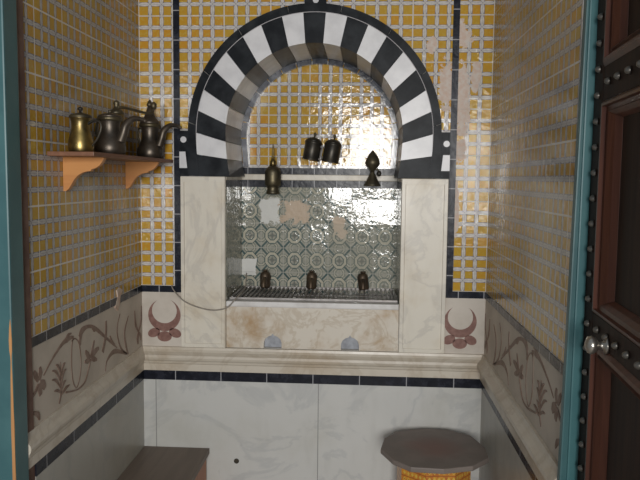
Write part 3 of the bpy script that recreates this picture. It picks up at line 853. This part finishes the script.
obj('foot', mlathe([(0, 1.4715), (0.0345, 1.4715), (0.034, 1.478), (0.024, 1.493), (0.015, 1.512), (0.009, 1.526), (0.008, 1.533)], 26, P2), M['brass_dark'], o2, True)
obj('finial', mlathe([(0.008, 1.533), (0.014, 1.540), (0.027, 1.556), (0.0305, 1.566), (0.0285, 1.575), (0.019, 1.594), (0.010, 1.607), (0.003, 1.615), (0, 1.617)], 26, P2), M['brass_dark'], o2, True)
obj('side_knob', mlathe([(0, -0.012), (0.007, -0.009), (0.0105, 0), (0.007, 0.009), (0, 0.012)], 16, Matrix.Translation((0.0610, YO - 0.004, 1.5225))), M['tin'], o2, True)
obj('knob_stem', mtube(spline([(0.040, YO, 1.535), (0.052, YO - 0.002, 1.5415), (0.0605, YO - 0.004, 1.531)], 5), 0.0028, 8), M['brass_dark'], o2, True)
obj('wall_stem', mtube([(0.0340, YO + 0.006, 1.505), (0.0340, YN - 0.0095, 1.505)], 0.007, 12), M['brass_dark'], o2, True)

# ------------------------------------------------------------------ two dark lidded canisters hung on the tiles
def canister(x, z, label, side):
    t = empty('lidded_canister', (x, YN - 0.045, z), label, 'canister', 'canisters hanging in the arch')
    R = Matrix.Translation((x, YN - 0.045, z)) @ Matrix.Rotation(0.17, 4, 'Y')
    obj('body', mlathe([(0, -0.046), (0.036, -0.046), (0.0365, -0.043), (0.034, -0.038), (0.034, 0.022), (0.0355, 0.025), (0.0355, 0.030), (0.033, 0.032)], 28, R), M['tin'], t, True)
    obj('lid', mlathe([(0.0335, 0.031), (0.031, 0.037), (0.022, 0.044), (0.010, 0.048), (0, 0.049)], 28, R), M['tin'], t, True)
    obj('lid_knob', mlathe([(0.0035, 0.046), (0.003, 0.056), (0.006, 0.060), (0.006, 0.066), (0, 0.069)], 14, R), M['brass_dark'], t, True)
    h = bmesh.new()
    hy = -0.014 if side > 0 else 0.010
    tube(h, [R @ Vector(p) for p in spline([(side * 0.032, hy, 0.014), (side * 0.040, hy, 0.012), (side * 0.0415, hy, -0.012), (side * 0.039, hy, -0.034), (side * 0.032, hy, -0.036)], 5)], 0.0026, 8)
    obj('handle', h, M['iron'], t, True)
    c = R @ Vector((0, 0.035, 0.02))
    obj('hook', mtube([c - Vector((0, 0.004, 0)), (c.x, YN - 0.0005, c.z)], 0.003, 8), M['iron'], t)
canister(-0.2145, 1.621, 'dark lidded tin canister hanging on the yellow tiles, left of two', 1)
canister(-0.1335, 1.613, 'dark lidded tin canister hanging on the yellow tiles, right of two', -1)

# ------------------------------------------------------------------ cable
tag(obj('electric_cable', mtube(spline([(-0.722, 2.5935, 1.090), (-0.7165, 2.587, 1.078), (-0.69, 2.5785, 1.048), (-0.655, 2.579, 1.024), (-0.60, 2.578, 1.006), (-0.553, 2.578, 1.001), (-0.508, 2.578, 1.012), (-0.480, 2.585, 1.040), (-0.462, 2.612, 1.060), (-0.455, 2.68, 1.075), (-0.462, 2.75, 1.12)], 6), 0.0024, 8), M['cable'], None, True),
    'thin grey cable sagging across the left pilaster into the niche', 'cable')

# ------------------------------------------------------------------ wall shelf
sh = empty('wall_shelf', (XL, 2.2, 1.552), 'orange pine shelf on two scrolled brackets on the left tiled wall', 'shelf')
obj('board', mbox(XL + 0.0005, XL + 0.128, 1.818, 2.590, 1.5525, 1.5645, 0.002), M['pine_edge'], sh)
def bracket(y):
    sc = [(0.0008, 1.552), (0.118, 1.552), (0.118, 1.549), (0.113, 1.540), (0.105, 1.530), (0.094, 1.5225), (0.082, 1.519), (0.079, 1.514), (0.068, 1.513), (0.055, 1.509), (0.042, 1.501), (0.032, 1.490), (0.024, 1.476), (0.016, 1.464), (0.008, 1.4575), (0.0008, 1.457)]
    obj('bracket', mprism([(XL + x, z) for x, z in sc], y - 0.010, y + 0.010), M['pine'], sh)
bracket(1.925); bracket(2.440)
ZS = 1.5646

# ------------------------------------------------------------------ coffee pots
def ring_pts(cx, cy, z, r, n): return [(cx + r * math.cos(2 * PI * k / n), cy + r * math.sin(2 * PI * k / n), z) for k in range(n)]
X0 = XL + 0.062
# brass pot with a handle
cx, cy = X0 + 0.000, 1.895
p = empty('coffee_pot', (cx, cy, ZS), 'shiny brass coffee pot with a thin curved handle nearest the door', 'coffee pot', 'metal pots on the shelf')
T = Matrix.Translation((cx, cy, ZS))
obj('body', mlathe([(0, 0), (0.031, 0), (0.033, 0.004), (0.0345, 0.016), (0.033, 0.032), (0.028, 0.050), (0.0245, 0.066), (0.0245, 0.082), (0.027, 0.092), (0.029, 0.094)], 30, T), M['brass'], p, True)
lid = obj('lid', mlathe([(0.030, 0.0935), (0.0305, 0.097), (0.028, 0.102), (0.014, 0.106), (0.006, 0.108)], 30, T), M['brass_dark'], p, True)
obj('lid_knob', mlathe([(0.004, 0.107), (0.0035, 0.113), (0.0075, 0.117), (0.0075, 0.121), (0, 0.125)], 16, T), M['tin'], lid, True)
obj('handle', mtube(spline([(cx + 0.022, cy - 0.004, ZS + 0.078), (cx + 0.042, cy - 0.006, ZS + 0.087), (cx + 0.058, cy - 0.008, ZS + 0.080), (cx + 0.060, cy - 0.009, ZS + 0.062), (cx + 0.048, cy - 0.007, ZS + 0.036), (cx + 0.032, cy - 0.004, ZS + 0.018)], 7), [0.004, 0.0035, 0.0035, 0.003], 10), M['tin'], p, True)
obj('spout', mtube(spline([(cx - 0.018, cy + 0.020, ZS + 0.052), (cx - 0.024, cy + 0.027, ZS + 0.068), (cx - 0.028, cy + 0.034, ZS + 0.086)], 5), [0.008, 0.006, 0.004], 10), M['brass'], p, True)
def dallah(cx, cy, label, hscale, tall):
    p = empty('coffee_pot', (cx, cy, ZS), label, 'coffee pot', 'metal pots on the shelf')
    T = Matrix.Translation((cx, cy, ZS))
    h = hscale
    obj('body', mlathe([(0, 0), (0.040, 0), (0.044, 0.004 * h), (0.047, 0.016 * h), (0.046, 0.030 * h), (0.037, 0.046 * h), (0.0305, 0.060 * h), (0.0295, 0.082 * h), (0.032, 0.098 * h), (0.0345, 0.104 * h)], 30, T), M['bronze'], p, True)
    obj('neck_band', mlathe([(0.0335, 0.096 * h), (0.0365, 0.098 * h), (0.0375, 0.103 * h), (0.0365, 0.107 * h), (0.033, 0.108 * h)], 30, T), M['brass_dark'], p, True)
    if tall:
        lid = obj('lid', mlathe([(0.036, 0.107 * h), (0.034, 0.114 * h), (0.022, 0.126 * h), (0.013, 0.145 * h), (0.008, 0.160 * h)], 28, T), M['bronze'], p, True)
        obj('lid_finial', mlathe([(0.008, 0.160 * h), (0.011, 0.166 * h), (0.008, 0.172 * h), (0.004, 0.180 * h), (0, 0.183 * h)], 16, T), M['brass_dark'], lid, True)
    else:
        lid = obj('lid', mlathe([(0.0365, 0.107 * h), (0.033, 0.113 * h), (0.016, 0.118 * h), (0.006, 0.120 * h)], 28, T), M['bronze'], p, True)
        obj('lid_knob', mlathe([(0.005, 0.119 * h), (0.004, 0.123 * h), (0.006, 0.126 * h), (0, 0.129 * h)], 16, T), M['brass_dark'], lid, True)
    sp_ = spline([(cx + 0.036, cy - 0.010, ZS + 0.040 * h), (cx + 0.046, cy - 0.013, ZS + 0.062 * h), (cx + 0.056, cy - 0.016, ZS + 0.086 * h), (cx + 0.078, cy - 0.022, ZS + 0.101 * h), (cx + 0.102, cy - 0.028, ZS + 0.101 * h), (cx + 0.122, cy - 0.033, ZS + 0.094 * h)], 6)
    obj('spout', mtube(sp_, [0.015, 0.0135, 0.012, 0.009, 0.007, 0.005], 12), M['bronze'], p, True)
    hd = spline([(cx - 0.031, cy + 0.012, ZS + 0.092 * h), (cx - 0.046, cy + 0.02, ZS + 0.094 * h), (cx - 0.052, cy + 0.022, ZS + 0.070 * h), (cx - 0.044, cy + 0.018, ZS + 0.042 * h)], 6)
    obj('handle', mtube(hd, 0.0035, 10), M['brass_dark'], p, True)
dallah(X0 + 0.005, 2.105, 'squat dark bronze coffee pot with arched spout in the middle of the shelf', 1.06, False)
dallah(X0 + 0.005, 2.505, 'dark bronze coffee pot with pointed lid at the corner end of the shelf', 1.16, True)
# tall brass grinder with a crank
cx, cy = XL + 0.042, 2.235
p = empty('coffee_grinder', (cx, cy, ZS), 'tall narrow brass coffee grinder with a crank arm, between the bronze pots', 'coffee grinder')
T = Matrix.Translation((cx, cy, ZS))
obj('body', mlathe([(0, 0), (0.026, 0), (0.027, 0.004), (0.024, 0.010), (0.0225, 0.070), (0.0245, 0.074), (0.0225, 0.078), (0.0225, 0.125), (0.024, 0.128), (0.024, 0.134)], 26, T), M['brass'], p, True)
obj('cap', mlathe([(0.024, 0.134), (0.021, 0.144), (0.012, 0.152), (0.008, 0.156), (0.008, 0.164), (0.011, 0.170), (0.006, 0.178), (0, 0.180)], 24, T), M['brass_dark'], p, True)
arm = obj('crank_arm', mtube(spline([(cx + 0.004, cy, ZS + 0.158), (cx + 0.03, cy + 0.03, ZS + 0.156), (cx + 0.06, cy + 0.105, ZS + 0.149), (cx + 0.073, cy + 0.135, ZS + 0.152), (cx + 0.078, cy + 0.143, ZS + 0.168)], 6), 0.0045, 10), M['brass_dark'], p, True)
obj('crank_knob', mlathe([(0, 0.162), (0.007, 0.163), (0.011, 0.172), (0.010, 0.181), (0.005, 0.187), (0, 0.188)], 18, Matrix.Translation((cx + 0.078, cy + 0.143, ZS + 0.002))), M['brass_dark'], arm, True)

# ------------------------------------------------------------------ bench in the left corner
bn = empty('wooden_bench', (-0.71, 2.2, 0), 'low wooden bench with dusty dark top in the left corner', 'bench')
b0, b1 = XL + 0.007, -0.578
obj('seat', mbox(b0, b1, 1.80, 2.588, 0.438, 0.460, 0.002), M['benchtop'], bn)
obj('side_panel', mbox(b1 - 0.030, b1 - 0.010, 1.83, 2.575, 0.03, 0.4378), M['benchside'], bn)
obj('side_panel', mbox(b0 + 0.010, b0 + 0.028, 1.83, 2.575, 0.03, 0.4378), M['benchside'], bn)
obj('end_panel', mbox(b0 + 0.0285, b1 - 0.0305, 1.83, 1.848, 0.03, 0.4378), M['benchside'], bn)
obj('end_panel', mbox(b0 + 0.0285, b1 - 0.0305, 2.556, 2.574, 0.03, 0.4378), M['benchside'], bn)
for x in (b0 + 0.010, b1 - 0.050):
    for y in (1.83, 2.535): obj('foot', mbox(x, x + 0.04, y, y + 0.04, 0.0, 0.0298), M['benchside'], bn)

# ------------------------------------------------------------------ octagonal taboret
tb = empty('taboret', (0.255, 2.365, 0), 'small many-sided taboret with dusty grey top and painted orange sides', 'side table')
top = [(0.0715, 2.337), (0.0870, 2.437), (0.140, 2.513), (0.236, 2.549), (0.325, 2.545), (0.400, 2.490), (0.432, 2.385), (0.430, 2.290), (0.366, 2.216), (0.270, 2.184), (0.165, 2.190), (0.110, 2.245)]
bm = bmesh.new()
prism(bm, [(x - 0.255, y - 2.365) for x, y in top], 0.562, 0.580, 'Z')
es = [e for e in bm.edges if abs(e.verts[0].co.z - e.verts[1].co.z) < 1e-5]
bmesh.ops.bevel(bm, geom=es, offset=0.004, segments=2, affect='EDGES', profile=0.6)
obj('tabletop', bm, M['dusty'], tb, loc=(0, 0, 0))
NS = 8; rb = 0.128
def pt(k, r=rb): a = 2 * PI * (k + 0.5) / NS + 0.10; return Vector((r * math.cos(a), r * math.sin(a), 0))
for k in range(NS):
    a, b_ = pt(k), pt(k + 1)
    d = (b_ - a); L = d.length; ex = d.normalized(); nr = Vector((ex.y, -ex.x, 0))
    # side board with a pointed arch cut at the bottom
    o = [(0, 0), (0.016, 0), (0.016, 0.17), (L * 0.22, 0.25), (L * 0.5, 0.315), (L * 0.78, 0.25), (L - 0.016, 0.17), (L - 0.016, 0), (L, 0), (L, 0.5618), (0, 0.5618)]
    bm = mprism(o, 0, 0.010)
    bmesh.ops.transform(bm, matrix=Matrix(((ex.x, -nr.x, 0, a.x), (ex.y, -nr.y, 0, a.y), (0, 0, 1, 0), (0, 0, 0, 1))), verts=bm.verts)
    obj('side_panel', bm, M['lacquer'], tb, loc=(0, 0, 0))
